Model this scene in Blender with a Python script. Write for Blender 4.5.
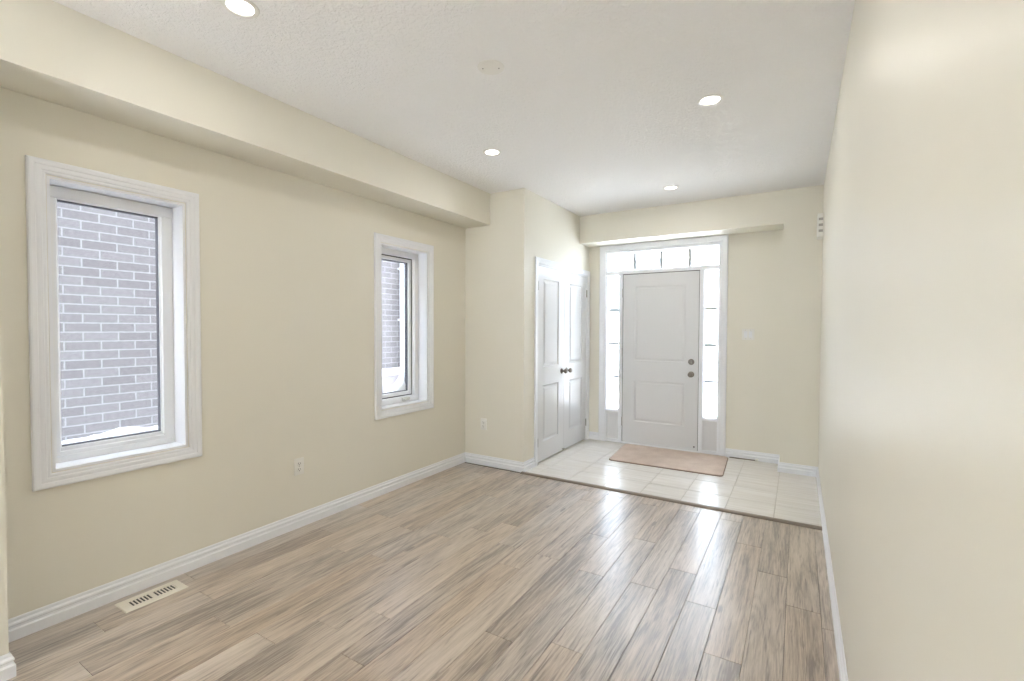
import bpy, bmesh, math, random
from mathutils import Vector, Matrix
random.seed(7)
for o in list(bpy.data.objects):
    bpy.data.objects.remove(o)
sc = bpy.context.scene
COL = sc.collection

# ------------------------------------------------------------------ camera
CAM_H = 1.375
yaw, pit, rol = math.radians(31.3478), math.radians(-1.3956), math.radians(0.1895)
F = Vector((-math.sin(yaw)*math.cos(pit), math.cos(yaw)*math.cos(pit), math.sin(pit)))
R0 = Vector((math.cos(yaw), math.sin(yaw), 0))
U0 = R0.cross(F)
R = R0*math.cos(rol) + U0*math.sin(rol)
U = -R0*math.sin(rol) + U0*math.cos(rol)
cd = bpy.data.cameras.new('camera')
cam = bpy.data.objects.new('camera', cd)
COL.objects.link(cam)
cam.matrix_world = Matrix(((R.x, U.x, -F.x, 0), (R.y, U.y, -F.y, 0), (R.z, U.z, -F.z, CAM_H), (0, 0, 0, 1)))
cd.sensor_width = 36
cd.lens = 470.74/1024*36
cd.clip_start = 0.02
sc.camera = cam

# ------------------------------------------------------------------ world, exposure
SKY_STRENGTH = 12.1
w = bpy.data.worlds.new('overcast_sky')
sc.world = w
w.use_nodes = True
wn = w.node_tree
wn.nodes['Background'].inputs[0].default_value = (0.82, 0.93, 1.10, 1)
wn.nodes['Background'].inputs[1].default_value = SKY_STRENGTH
SUN_STRENGTH = 63.0
sl = bpy.data.lights.new('added_low_sun', 'SUN')            # added sun, rakes along the house front to brighten snow and entry
sl.energy = SUN_STRENGTH
sl.angle = math.radians(2)
sl.color = (1.0, 0.97, 0.92)
so = bpy.data.objects.new('added_low_sun', sl)
COL.objects.link(so)
so.rotation_euler = Vector((-0.84, 0.12, -0.52)).to_track_quat('-Z', 'Z').to_euler()
vs = sc.view_settings
vs.view_transform = 'Standard'
vs.look = 'None'
vs.exposure = 0.27
vs.gamma = 1.0
vs.use_curve_mapping = False
sc.cycles.use_denoising = True
sc.cycles.max_bounces = 14
sc.cycles.diffuse_bounces = 9
sc.cycles.glossy_bounces = 5
sc.cycles.transparent_max_bounces = 16
sc.cycles.sample_clamp_indirect = 80

POT_WATTS = 2.6
POT_COLOR = (1.0, 0.96, 0.90)
BOUNCE_WATTS = 44.0
bl = bpy.data.lights.new('added_bounce_fill', 'AREA')      # unseen fill lamp added behind the viewer, aimed at the ceiling
bl.shape = 'DISK'
bl.size = 0.5
bl.energy = BOUNCE_WATTS
bl.color = (0.97, 0.98, 1.02)
bo = bpy.data.objects.new('added_bounce_fill', bl)
COL.objects.link(bo)
bo.location = (-2.0, -1.9, 1.55)
bo.rotation_euler = (math.radians(180), 0, 0)


def portal(name, loc, direction, sx, sy):
    l = bpy.data.lights.new(name, 'AREA')
    l.shape = 'RECTANGLE'
    l.size, l.size_y = sx, sy
    l.cycles.is_portal = True
    o = bpy.data.objects.new(name, l)
    COL.objects.link(o)
    o.location = loc
    o.rotation_euler = Vector(direction).to_track_quat('-Z', 'Z').to_euler()
    return o


# ------------------------------------------------------------------ dimensions (metres)
XL, XS, XC, XR = -2.936, -2.63, -2.24, 0.174
YA, YH, YD, YT = 3.895, 5.216, 5.522, 3.862
YB = -4.6                                     # wall behind the camera
YST = 0.527                                   # near end of the recessed stretch of left wall
ZC, ZS, ZH = 2.713, 2.404, 2.392
XP = -0.140
TILE = 0.004
GZ_ = -0.35                                    # ground level outdoors
W1 = (0.740, 1.306, 0.706, 2.068)             # window opening: y0, y1, z0, z1
W2 = (2.742, 3.318, 0.700, 2.080)
CD = (4.165, 5.452, 0.0, 2.030)               # closet opening y0,y1,z0,z1
EX = -1.378                                   # centre of the entry unit
WT = 0.20                                     # outer wall thickness

# ------------------------------------------------------------------ materials


def new_mat(name):
    m = bpy.data.materials.new(name)
    m.use_nodes = True
    nt = m.node_tree
    return m, nt, nt.nodes['Principled BSDF']


def link(nt, a, b):
    nt.links.new(a, b)


def node(nt, t, **kw):
    n = nt.nodes.new(t)
    for k, v in kw.items():
        setattr(n, k, v)
    return n


def simple(name, col, rough=0.5, metal=0.0, spec=0.5, noise=0.0, bump=0.0, bscale=80, bdist=0.001, coat=0.0):
    """plain surface with a slight procedural mottle and optional fine bump"""
    m, nt, b = new_mat(name)
    b.inputs['Base Color'].default_value = (*col, 1)
    b.inputs['Roughness'].default_value = rough
    b.inputs['Metallic'].default_value = metal
    b.inputs['Specular IOR Level'].default_value = spec
    b.inputs['Coat Weight'].default_value = coat
    tc = node(nt, 'ShaderNodeTexCoord')
    n = node(nt, 'ShaderNodeTexNoise')
    n.inputs['Scale'].default_value = bscale
    n.inputs['Detail'].default_value = 4
    link(nt, tc.outputs['Object'], n.inputs['Vector'])
    if noise:
        n2 = node(nt, 'ShaderNodeTexNoise')
        n2.inputs['Scale'].default_value = 3.0
        n2.inputs['Detail'].default_value = 5
        link(nt, tc.outputs['Object'], n2.inputs['Vector'])
        mx = node(nt, 'ShaderNodeMix', data_type='RGBA')
        mx.inputs[6].default_value = (*[c*(1-noise) for c in col], 1)
        mx.inputs[7].default_value = (*[min(1, c*(1+noise)) for c in col], 1)
        link(nt, n2.outputs['Fac'], mx.inputs[0])
        link(nt, mx.outputs[2], b.inputs['Base Color'])
    if bump:
        bp = node(nt, 'ShaderNodeBump')
        bp.inputs['Strength'].default_value = bump
        bp.inputs['Distance'].default_value = bdist
        link(nt, n.outputs['Fac'], bp.inputs['Height'])
        link(nt, bp.outputs['Normal'], b.inputs['Normal'])
    return m


M = {}
M['wall'] = simple('cream_wall_paint', (0.765, 0.74, 0.655), 0.42, spec=0.24, noise=0.01, bump=0.12, bscale=220, bdist=0.0006)
M['trim'] = simple('white_trim_paint', (0.81, 0.825, 0.86), 0.30, noise=0.005)
M['door'] = simple('white_door_paint', (0.71, 0.715, 0.73), 0.33, noise=0.006, bump=0.05, bscale=160, bdist=0.0004)
M['vinyl'] = simple('white_vinyl', (0.80, 0.81, 0.825), 0.35, noise=0.006)
M['gasket'] = simple('dark_glazing_gasket', (0.06, 0.06, 0.07), 0.5)
M['gap'] = simple('dark_gap', (0.03, 0.028, 0.026), 0.8)
M['plastic'] = simple('white_plastic', (0.80, 0.79, 0.75), 0.35, noise=0.005)
M['ivory'] = simple('ivory_metal', (0.80, 0.76, 0.66), 0.4, noise=0.01)
M['handle'] = simple('beige_handle_plastic', (0.62, 0.61, 0.56), 0.4)
M['slot'] = simple('dark_slot', (0.05, 0.045, 0.04), 0.7)
M['nickel'] = simple('satin_nickel', (0.23, 0.205, 0.18), 0.32, metal=1.0)
M['hinge'] = simple('brushed_steel', (0.42, 0.41, 0.40), 0.35, metal=1.0)
M['grille'] = simple('grey_grille_bar', (0.36, 0.36, 0.37), 0.6)
M['subfloor'] = simple('dark_joint', (0.05, 0.038, 0.028), 0.9)
M['grout'] = simple('grey_grout', (0.48, 0.45, 0.41), 0.85, noise=0.05)
M['strip'] = simple('brown_reducer', (0.22, 0.18, 0.14), 0.5, noise=0.08, bump=0.1, bscale=60)
M['snow'] = simple('snow', (0.90, 0.92, 0.95), 0.7, bump=0.5, bscale=14, bdist=0.01)
M['concrete'] = simple('porch_concrete', (0.5, 0.49, 0.47), 0.8, noise=0.08, bump=0.3, bscale=50)
M['foundation'] = simple('parged_foundation', (0.40, 0.37, 0.37), 0.85, noise=0.08, bump=0.4, bscale=40)
M['ledge'] = simple('pale_stone_ledge', (0.80, 0.80, 0.82), 0.7, noise=0.04)
M['alu'] = simple('white_aluminium', (0.82, 0.82, 0.84), 0.4)
M['bark'] = simple('grey_bark', (0.20, 0.17, 0.15), 0.9, noise=0.15, bump=0.6, bscale=30, bdist=0.01)
M['roof'] = simple('grey_shingle', (0.22, 0.22, 0.24), 0.9, noise=0.2, bump=0.4, bscale=20)
M['pane_dark'] = simple('dark_window_pane', (0.12, 0.16, 0.17), 0.1)
M['needles'] = simple('evergreen_needles', (0.10, 0.18, 0.13), 0.8, noise=0.3)
M['screw'] = simple('painted_screw', (0.40, 0.39, 0.36), 0.5)


def ceiling_mat():
    m, nt, b = new_mat('stippled_ceiling')
    b.inputs['Base Color'].default_value = (0.875, 0.87, 0.865, 1)
    b.inputs['Roughness'].default_value = 0.9
    b.inputs['Specular IOR Level'].default_value = 0.2
    tc = node(nt, 'ShaderNodeTexCoord')
    n = node(nt, 'ShaderNodeTexNoise')
    n.inputs['Scale'].default_value = 42
    n.inputs['Detail'].default_value = 6
    n.inputs['Roughness'].default_value = 0.62
    n.inputs['Distortion'].default_value = 0.6
    link(nt, tc.outputs['Object'], n.inputs['Vector'])
    r = node(nt, 'ShaderNodeMapRange')
    r.inputs['From Min'].default_value = 0.42
    r.inputs['From Max'].default_value = 0.62
    link(nt, n.outputs['Fac'], r.inputs['Value'])
    bp = node(nt, 'ShaderNodeBump')
    bp.inputs['Strength'].default_value = 0.55
    bp.inputs['Distance'].default_value = 0.006
    link(nt, r.outputs['Result'], bp.inputs['Height'])
    link(nt, bp.outputs['Normal'], b.inputs['Normal'])
    return m


M['ceiling'] = ceiling_mat()


def wood_mat():
    m, nt, b = new_mat('grey_oak_plank')
    at = node(nt, 'ShaderNodeAttribute', attribute_name='plank')
    geo = node(nt, 'ShaderNodeTexCoord')
    sep = node(nt, 'ShaderNodeSeparateColor')
    link(nt, at.outputs['Color'], sep.inputs[0])
    # every plank reads its own stretch of the figure
    off = node(nt, 'ShaderNodeCombineXYZ')
    for i, (ch, k) in enumerate(((0, 37.0), (1, 53.0), (2, 19.0))):
        mu = node(nt, 'ShaderNodeMath', operation='MULTIPLY')
        mu.inputs[1].default_value = k
        link(nt, sep.outputs[ch], mu.inputs[0])
        link(nt, mu.outputs[0], off.inputs[i])
    ad = node(nt, 'ShaderNodeVectorMath', operation='ADD')
    link(nt, geo.outputs['Object'], ad.inputs[0])
    link(nt, off.outputs[0], ad.inputs[1])

    def stretched(sx, sy, scale, detail, dist, rough=0.55):
        mp = node(nt, 'ShaderNodeMapping')
        mp.inputs['Scale'].default_value = (sx, sy, 1)
        link(nt, ad.outputs[0], mp.inputs['Vector'])
        n = node(nt, 'ShaderNodeTexNoise')
        n.inputs['Scale'].default_value = scale
        n.inputs['Detail'].default_value = detail
        n.inputs['Distortion'].default_value = dist
        n.inputs['Roughness'].default_value = rough
        link(nt, mp.outputs[0], n.inputs['Vector'])
        return n
    broad = stretched(9, 1.0, 1.0, 4, 1.2)
    grain = stretched(95, 3.4, 1.0, 6, 0.7, 0.65)
    pores = stretched(170, 11, 1.0, 3, 0.3)
    # cathedral rings
    mp = node(nt, 'ShaderNodeMapping')
    mp.inputs['Scale'].default_value = (7.5, 0.55, 1)
    link(nt, ad.outputs[0], mp.inputs['Vector'])
    wv = node(nt, 'ShaderNodeTexNoise')
    wv.inputs['Scale'].default_value = 1.0
    wv.inputs['Detail'].default_value = 1.5
    wv.inputs['Distortion'].default_value = 0.5
    link(nt, mp.outputs[0], wv.inputs['Vector'])
    mul = node(nt, 'ShaderNodeMath', operation='MULTIPLY')
    mul.inputs[1].default_value = 14
    link(nt, wv.outputs['Fac'], mul.inputs[0])
    fr = node(nt, 'ShaderNodeMath', operation='PINGPONG')
    fr.inputs[1].default_value = 0.5
    link(nt, mul.outputs[0], fr.inputs[0])
    # knots
    mk = node(nt, 'ShaderNodeMapping')
    mk.inputs['Scale'].default_value = (7.5, 2.2, 1)
    link(nt, ad.outputs[0], mk.inputs['Vector'])
    vo = node(nt, 'ShaderNodeTexVoronoi')
    vo.inputs['Scale'].default_value = 1.0
    link(nt, mk.outputs[0], vo.inputs['Vector'])
    kn = node(nt, 'ShaderNodeMapRange')
    kn.inputs['From Min'].default_value = 0.02
    kn.inputs['From Max'].default_value = 0.12
    kn.inputs['To Min'].default_value = 1.0
    kn.inputs['To Max'].default_value = 0.0
    link(nt, vo.outputs['Distance'], kn.inputs['Value'])
    gate = node(nt, 'ShaderNodeMath', operation='GREATER_THAN')
    sc_ = node(nt, 'ShaderNodeSeparateColor')
    link(nt, vo.outputs['Color'], sc_.inputs[0])
    link(nt, sc_.outputs[0], gate.inputs[0])
    gate.inputs[1].default_value = 0.62
    knot = node(nt, 'ShaderNodeMath', operation='MULTIPLY')
    link(nt, kn.outputs[0], knot.inputs[0])
    link(nt, gate.outputs[0], knot.inputs[1])

    def acc(prev, src, k):
        a = node(nt, 'ShaderNodeMath', operation='MULTIPLY_ADD')
        link(nt, src, a.inputs[0])
        a.inputs[1].default_value = k
        if prev is None:
            a.inputs[2].default_value = 0
        else:
            link(nt, prev, a.inputs[2])
        return a.outputs[0]
    v = acc(None, broad.outputs['Fac'], 0.55)
    v = acc(v, grain.outputs['Fac'], 0.48)
    v = acc(v, fr.outputs[0], 0.22)
    v = acc(v, pores.outputs['Fac'], 0.34)
    v = acc(v, sep.outputs[0], 0.13)
    v = acc(v, knot.outputs[0], -0.42)
    dash = stretched(70, 5.0, 1.0, 2, 0.6)
    dm = node(nt, 'ShaderNodeMapRange')
    dm.inputs['From Min'].default_value = 0.30
    dm.inputs['From Max'].default_value = 0.42
    dm.inputs['To Min'].default_value = 1.0
    dm.inputs['To Max'].default_value = 0.0
    link(nt, dash.outputs['Fac'], dm.inputs['Value'])
    v = acc(v, dm.outputs[0], -0.13)
    streak = stretched(22, 1.3, 1.0, 3, 1.0)
    sm = node(nt, 'ShaderNodeMapRange')
    sm.inputs['From Min'].default_value = 0.30
    sm.inputs['From Max'].default_value = 0.40
    sm.inputs['To Min'].default_value = 1.0
    sm.inputs['To Max'].default_value = 0.0
    link(nt, streak.outputs['Fac'], sm.inputs['Value'])
    v = acc(v, sm.outputs[0], -0.12)
    rp = node(nt, 'ShaderNodeValToRGB')
    e = rp.color_ramp.elements
    e[0].position = 0.50
    e[0].color = WOOD[0]
    e[1].position = 1.16
    e[1].color = WOOD[3]
    for p, c in ((0.70, WOOD[1]), (0.90, WOOD[2])):
        x = e.new(p)
        x.color = c
    # ramp input is limited to 0..1: bring the sum into range
    mr = node(nt, 'ShaderNodeMath', operation='MULTIPLY')
    mr.inputs[1].default_value = 0.82
    link(nt, v, mr.inputs[0])
    e[0].position, e[1].position, e[2].position, e[3].position = 0.505, 0.61, 0.70, 0.83
    e[0].color, e[1].color, e[2].color, e[3].color = WOOD
    link(nt, mr.outputs[0], rp.inputs[0])
    # plank to plank hue drift
    hs = node(nt, 'ShaderNodeHueSaturation')
    hr = node(nt, 'ShaderNodeMapRange')
    hr.inputs['To Min'].default_value = 0.75
    hr.inputs['To Max'].default_value = 1.15
    link(nt, sep.outputs[1], hr.inputs['Value'])
    link(nt, hr.outputs[0], hs.inputs['Saturation'])
    link(nt, rp.outputs[0], hs.inputs['Color'])
    link(nt, hs.outputs[0], b.inputs['Base Color'])
    ro = node(nt, 'ShaderNodeMapRange')
    ro.inputs['To Min'].default_value = 0.36
    ro.inputs['To Max'].default_value = 0.50
    link(nt, grain.outputs['Fac'], ro.inputs['Value'])
    link(nt, ro.outputs[0], b.inputs['Roughness'])
    b.inputs['Specular IOR Level'].default_value = 1.0
    b.inputs['Coat Weight'].default_value = 1.0
    b.inputs['Coat Roughness'].default_value = 0.28
    b.inputs['Coat IOR'].default_value = 1.75
    bp = node(nt, 'ShaderNodeBump')
    bp.inputs['Strength'].default_value = 0.25
    bp.inputs['Distance'].default_value = 0.0012
    link(nt, grain.outputs['Fac'], bp.inputs['Height'])
    link(nt, bp.outputs['Normal'], b.inputs['Normal'])
    return m


WOOD = ((0.165, 0.120, 0.088, 1), (0.345, 0.267, 0.203, 1), (0.485, 0.392, 0.309, 1), (0.60, 0.50, 0.41, 1))
M['wood'] = wood_mat()


def tile_mat():
    m, nt, b = new_mat('cream_striated_tile')
    at = node(nt, 'ShaderNodeAttribute', attribute_name='plank')
    tc = node(nt, 'ShaderNodeTexCoord')
    sep = node(nt, 'ShaderNodeSeparateColor')
    link(nt, at.outputs['Color'], sep.inputs[0])
    off = node(nt, 'ShaderNodeVectorMath', operation='MULTIPLY_ADD')
    link(nt, at.outputs['Color'], off.inputs[0])
    off.inputs[1].default_value = (31, 47, 13)
    link(nt, tc.outputs['Object'], off.inputs[2])
    mp = node(nt, 'ShaderNodeMapping')
    mp.inputs['Scale'].default_value = (2.5, 34, 1)
    link(nt, off.outputs[0], mp.inputs['Vector'])
    n = node(nt, 'ShaderNodeTexNoise')
    n.inputs['Scale'].default_value = 1
    n.inputs['Detail'].default_value = 5
    link(nt, mp.outputs[0], n.inputs['Vector'])
    rp = node(nt, 'ShaderNodeValToRGB')
    e = rp.color_ramp.elements
    e[0].position, e[1].position = 0.3, 0.7
    e[0].color = (0.72, 0.69, 0.64, 1)
    e[1].color = (0.84, 0.82, 0.79, 1)
    link(nt, n.outputs['Fac'], rp.inputs[0])
    link(nt, rp.outputs[0], b.inputs['Base Color'])
    b.inputs['Roughness'].default_value = 0.27
    b.inputs['Specular IOR Level'].default_value = 0.9
    return m


M['tile'] = tile_mat()


def brick_mat():
    m, nt, b = new_mat('grey_brown_brick')
    tc = node(nt, 'ShaderNodeTexCoord')
    mp = node(nt, 'ShaderNodeMapping')
    # the wall lies in the y-z plane
    cx = node(nt, 'ShaderNodeSeparateXYZ')
    cy = node(nt, 'ShaderNodeCombineXYZ')
    link(nt, tc.outputs['Object'], cx.inputs[0])
    link(nt, cx.outputs[1], cy.inputs[0])
    link(nt, cx.outputs[2], cy.inputs[1])
    link(nt, cy.outputs[0], mp.inputs['Vector'])
    mp.inputs['Location'].default_value = (0.02, 0.03, 0)
    br = node(nt, 'ShaderNodeTexBrick')
    br.offset = 0.5
    br.inputs['Color1'].default_value = (0.255, 0.232, 0.238, 1)
    br.inputs['Color2'].default_value = (0.315, 0.295, 0.300, 1)
    br.inputs['Mortar'].default_value = (0.44, 0.43, 0.43, 1)
    br.inputs['Scale'].default_value = 1.0
    br.inputs['Mortar Size'].default_value = 0.0065
    br.inputs['Mortar Smooth'].default_value = 0.15
    br.inputs['Bias'].default_value = -0.1
    br.inputs['Brick Width'].default_value = 0.254
    br.inputs['Row Height'].default_value = 0.0818
    nz = node(nt, 'ShaderNodeTexNoise')
    nz.inputs['Scale'].default_value = 30
    nz.inputs['Detail'].default_value = 5
    link(nt, tc.outputs['Object'], nz.inputs['Vector'])
    ns = node(nt, 'ShaderNodeVectorMath', operation='MULTIPLY_ADD')
    link(nt, nz.outputs['Color'], ns.inputs[0])
    ns.inputs[1].default_value = (0.006, 0.006, 0)
    link(nt, mp.outputs[0], ns.inputs[2])
    link(nt, ns.outputs[0], br.inputs['Vector'])
    mx = node(nt, 'ShaderNodeMix', data_type='RGBA', blend_type='MULTIPLY')
    mx.inputs[0].default_value = 0.35
    link(nt, br.outputs['Color'], mx.inputs[6])
    link(nt, nz.outputs['Fac'], mx.inputs[7])
    link(nt, mx.outputs[2], b.inputs['Base Color'])
    b.inputs['Roughness'].default_value = 0.9
    bp = node(nt, 'ShaderNodeBump')
    bp.inputs['Strength'].default_value = 0.4
    bp.inputs['Distance'].default_value = 0.006
    iv = node(nt, 'ShaderNodeMath', operation='SUBTRACT')
    iv.inputs[0].default_value = 1
    link(nt, br.outputs['Fac'], iv.inputs[1])
    link(nt, iv.outputs[0], bp.inputs['Height'])
    link(nt, bp.outputs['Normal'], b.inputs['Normal'])
    return m


M['brick'] = brick_mat()


def siding_mat():
    m, nt, b = new_mat('blue_grey_lap_siding')
    tc = node(nt, 'ShaderNodeTexCoord')
    s = node(nt, 'ShaderNodeSeparateXYZ')
    link(nt, tc.outputs['Object'], s.inputs[0])
    mu = node(nt, 'ShaderNodeMath', operation='MULTIPLY')
    mu.inputs[1].default_value = 5.0
    link(nt, s.outputs[2], mu.inputs[0])
    fr = node(nt, 'ShaderNodeMath', operation='FRACT')
    link(nt, mu.outputs[0], fr.inputs[0])
    rp = node(nt, 'ShaderNodeValToRGB')
    e = rp.color_ramp.elements
    e[0].position, e[1].position = 0.0, 0.25
    e[0].color = (0.05, 0.075, 0.075, 1)
    e[1].color = (0.09, 0.12, 0.12, 1)
    link(nt, fr.outputs[0], rp.inputs[0])
    link(nt, rp.outputs[0], b.inputs['Base Color'])
    b.inputs['Roughness'].default_value = 0.8
    return m


M['siding'] = siding_mat()


def rug_mat():
    m, nt, b = new_mat('beige_mat_pile')
    tc = node(nt, 'ShaderNodeTexCoord')
    n = node(nt, 'ShaderNodeTexNoise')
    n.inputs['Scale'].default_value = 260
    n.inputs['Detail'].default_value = 3
    link(nt, tc.outputs['Object'], n.inputs['Vector'])
    n2 = node(nt, 'ShaderNodeTexNoise')
    n2.inputs['Scale'].default_value = 6
    n2.inputs['Detail'].default_value = 5
    link(nt, tc.outputs['Object'], n2.inputs['Vector'])
    ad = node(nt, 'ShaderNodeMath', operation='ADD')
    link(nt, n.outputs['Fac'], ad.inputs[0])
    link(nt, n2.outputs['Fac'], ad.inputs[1])
    hf = node(nt, 'ShaderNodeMath', operation='MULTIPLY')
    hf.inputs[1].default_value = 0.5
    link(nt, ad.outputs[0], hf.inputs[0])
    rp = node(nt, 'ShaderNodeValToRGB')
    e = rp.color_ramp.elements
    e[0].position, e[1].position = 0.32, 0.68
    e[0].color = (0.50, 0.38, 0.31, 1)
    e[1].color = (0.72, 0.60, 0.51, 1)
    link(nt, hf.outputs[0], rp.inputs[0])
    link(nt, rp.outputs[0], b.inputs['Base Color'])
    b.inputs['Roughness'].default_value = 0.95
    b.inputs['Sheen Weight'].default_value = 0.2
    bp = node(nt, 'ShaderNodeBump')
    bp.inputs['Strength'].default_value = 0.7
    bp.inputs['Distance'].default_value = 0.003
    link(nt, n.outputs['Fac'], bp.inputs['Height'])
    link(nt, bp.outputs['Normal'], b.inputs['Normal'])
    return m


M['rug'] = rug_mat()
M['rug_edge'] = simple('brown_mat_binding', (0.24, 0.17, 0.125), 0.9, noise=0.1, bump=0.5, bscale=200)


def glass_mat():
    m = bpy.data.materials.new('clear_glass')
    m.use_nodes = True
    nt = m.node_tree
    nt.nodes.clear()
    out = node(nt, 'ShaderNodeOutputMaterial')
    tr = node(nt, 'ShaderNodeBsdfTransparent')
    tr.inputs[0].default_value = (0.98, 0.99, 0.985, 1)
    gl = node(nt, 'ShaderNodeBsdfGlossy')
    gl.inputs['Roughness'].default_value = 0.01
    lw = node(nt, 'ShaderNodeLayerWeight')
    lw.inputs['Blend'].default_value = 0.5
    pw = node(nt, 'ShaderNodeMath', operation='POWER')
    pw.inputs[1].default_value = 4
    link(nt, lw.outputs['Facing'], pw.inputs[0])
    ma = node(nt, 'ShaderNodeMath', operation='MULTIPLY_ADD')
    ma.inputs[1].default_value = 0.6
    ma.inputs[2].default_value = 0.03
    link(nt, pw.outputs[0], ma.inputs[0])
    mx = node(nt, 'ShaderNodeMixShader')
    link(nt, ma.outputs[0], mx.inputs[0])
    link(nt, tr.outputs[0], mx.inputs[1])
    link(nt, gl.outputs[0], mx.inputs[2])
    link(nt, mx.outputs[0], out.inputs[0])
    return m


M['glass'] = glass_mat()


def lens_mat():
    m, nt, b = new_mat('lit_lamp_lens')
    b.inputs['Base Color'].default_value = (0.9, 0.9, 0.88, 1)
    b.inputs['Emission Color'].default_value = (1.0, 0.96, 0.88, 1)
    b.inputs['Emission Strength'].default_value = 6.0
    return m


M['lens'] = lens_mat()

# ------------------------------------------------------------------ geometry helpers


def box(bm, x0, x1, y0, y1, z0, z1, bev=0.0, seg=2):
    b2 = bmesh.new()
    vs_ = [b2.verts.new((x, y, z)) for x in (x0, x1) for y in (y0, y1) for z in (z0, z1)]
    for f in ((0, 1, 3, 2), (4, 6, 7, 5), (0, 4, 5, 1), (2, 3, 7, 6), (0, 2, 6, 4), (1, 5, 7, 3)):
        b2.faces.new([vs_[i] for i in f])
    if bev:
        bmesh.ops.bevel(b2, geom=b2.edges[:], offset=bev, segments=seg, affect='EDGES', profile=0.5)
    merge(bm, b2)


def merge(bm, b2):
    b2.normal_update()
    me = bpy.data.meshes.new('tmp')
    b2.to_mesh(me)
    b2.free()
    bm.from_mesh(me)
    bpy.data.meshes.remove(me)


def sweep(bm, pts, prof, mapf, closed=False, side=1):
    """carry the closed outline prof (s = sideways offset, t = height) along the 2D path with mitred corners"""
    n = len(pts)
    P = [Vector(p) for p in pts]
    rings = []
    for i in range(n):
        a = P[i]-P[i-1] if (closed or i > 0) else None
        c = P[(i+1) % n]-P[i] if (closed or i < n-1) else None
        if a is None:
            a = c
        if c is None:
            c = a
        na = Vector((-a.y, a.x)).normalized()*side
        nc = Vector((-c.y, c.x)).normalized()*side
        mt = (na+nc)
        mt = mt/max(1e-6, mt.dot(na))
        rings.append([bm.verts.new(mapf(P[i].x+mt.x*s, P[i].y+mt.y*s, t)) for s, t in prof])
    m = len(prof)
    for i in range(n if closed else n-1):
        A, B = rings[i], rings[(i+1) % n]
        for j in range(m):
            k = (j+1) % m
            bm.faces.new((A[j], B[j], B[k], A[k]))
    if not closed:
        bm.faces.new(rings[0][::-1])
        bm.faces.new(rings[-1])
    bmesh.ops.recalc_face_normals(bm, faces=bm.faces[:])


def lathe(bm, prof, origin, axis, seg=28):
    axis = Vector(axis).normalized()
    u = axis.orthogonal().normalized()
    v = axis.cross(u)
    o = Vector(origin)
    rings = []
    for r, h in prof:
        if r < 1e-6:
            rings.append([bm.verts.new(o+axis*h)])
        else:
            rings.append([bm.verts.new(o+axis*h+(u*math.cos(2*math.pi*k/seg)+v*math.sin(2*math.pi*k/seg))*r) for k in range(seg)])
    for A, B in zip(rings, rings[1:]):
        if len(A) == 1 and len(B) == 1:
            continue
        for k in range(seg):
            l = (k+1) % seg
            if len(A) == 1:
                bm.faces.new((A[0], B[k], B[l]))
            elif len(B) == 1:
                bm.faces.new((A[k], B[0], A[l]))
            else:
                bm.faces.new((A[k], B[k], B[l], A[l]))
    if len(rings[0]) > 1:
        bm.faces.new(rings[0][::-1])
    if len(rings[-1]) > 1:
        bm.faces.new(rings[-1])
    bmesh.ops.recalc_face_normals(bm, faces=bm.faces[:])


def tube(bm, a, b, r0, r1=None, seg=10):
    a, b = Vector(a), Vector(b)
    r1 = r0 if r1 is None else r1
    lathe(bm, [(0, 0), (r0, 0), (r1, (b-a).length), (0, (b-a).length)], a, b-a, seg)


def wloc(o):
    p = Vector((0, 0, 0))
    while o is not None:
        p += o.location
        o = o.parent
    return p


def obj(name, bm, mat, parent=None, loc=None, smooth=None):
    """link the bmesh (built in world coordinates) as one mesh object"""
    bm.normal_update()
    base = wloc(parent) if parent else Vector(loc or (0, 0, 0))
    bmesh.ops.translate(bm, verts=bm.verts[:], vec=-base)
    me = bpy.data.meshes.new(name)
    bm.to_mesh(me)
    bm.free()
    me.materials.append(mat)
    o = bpy.data.objects.new(name, me)
    COL.objects.link(o)
    if parent:
        o.parent = parent
    else:
        o.location = base
    if smooth:
        for p in me.polygons:
            p.use_smooth = True
        me.set_sharp_from_angle(angle=math.radians(smooth))
    return o


def tag(o, label=None, cat=None, group=None, kind=None):
    for k, v in (('label', label), ('category', cat), ('group', group), ('kind', kind)):
        if v:
            o[k] = v
    return o


def empty(name, loc):
    o = bpy.data.objects.new(name, None)
    o.empty_display_size = 0.1
    COL.objects.link(o)
    o.location = loc
    return o


def struct(name, bm, mat, label, cat, **kw):
    return tag(obj(name, bm, mat, **kw), label, cat, None, 'structure')


def copy_tree(o, parent=None):
    c = o.copy()
    COL.objects.link(c)
    if parent:
        c.parent = parent
    for ch in o.children:
        copy_tree(ch, c)
    return c


def NB():
    return bmesh.new()


def wall_with_holes(bm, axis, c0, c1, a0, a1, z0, z1, holes):
    """solid wall slab between c0 and c1 across its thickness, running a0..a1, with rectangular openings"""
    cuts = sorted({a0, a1, *[h[0] for h in holes], *[h[1] for h in holes]})
    for p, q in zip(cuts, cuts[1:]):
        hs = sorted([h for h in holes if h[0] < q-1e-6 and h[1] > p+1e-6], key=lambda h: h[2])
        z = z0
        spans = []
        for h in hs:
            if h[2] > z+1e-6:
                spans.append((z, h[2]))
            z = h[3]
        if z < z1-1e-6:
            spans.append((z, z1))
        for s, t in spans:
            if axis == 'x':
                box(bm, c0, c1, p, q, s, t)
            else:
                box(bm, p, q, c0, c1, s, t)


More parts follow.
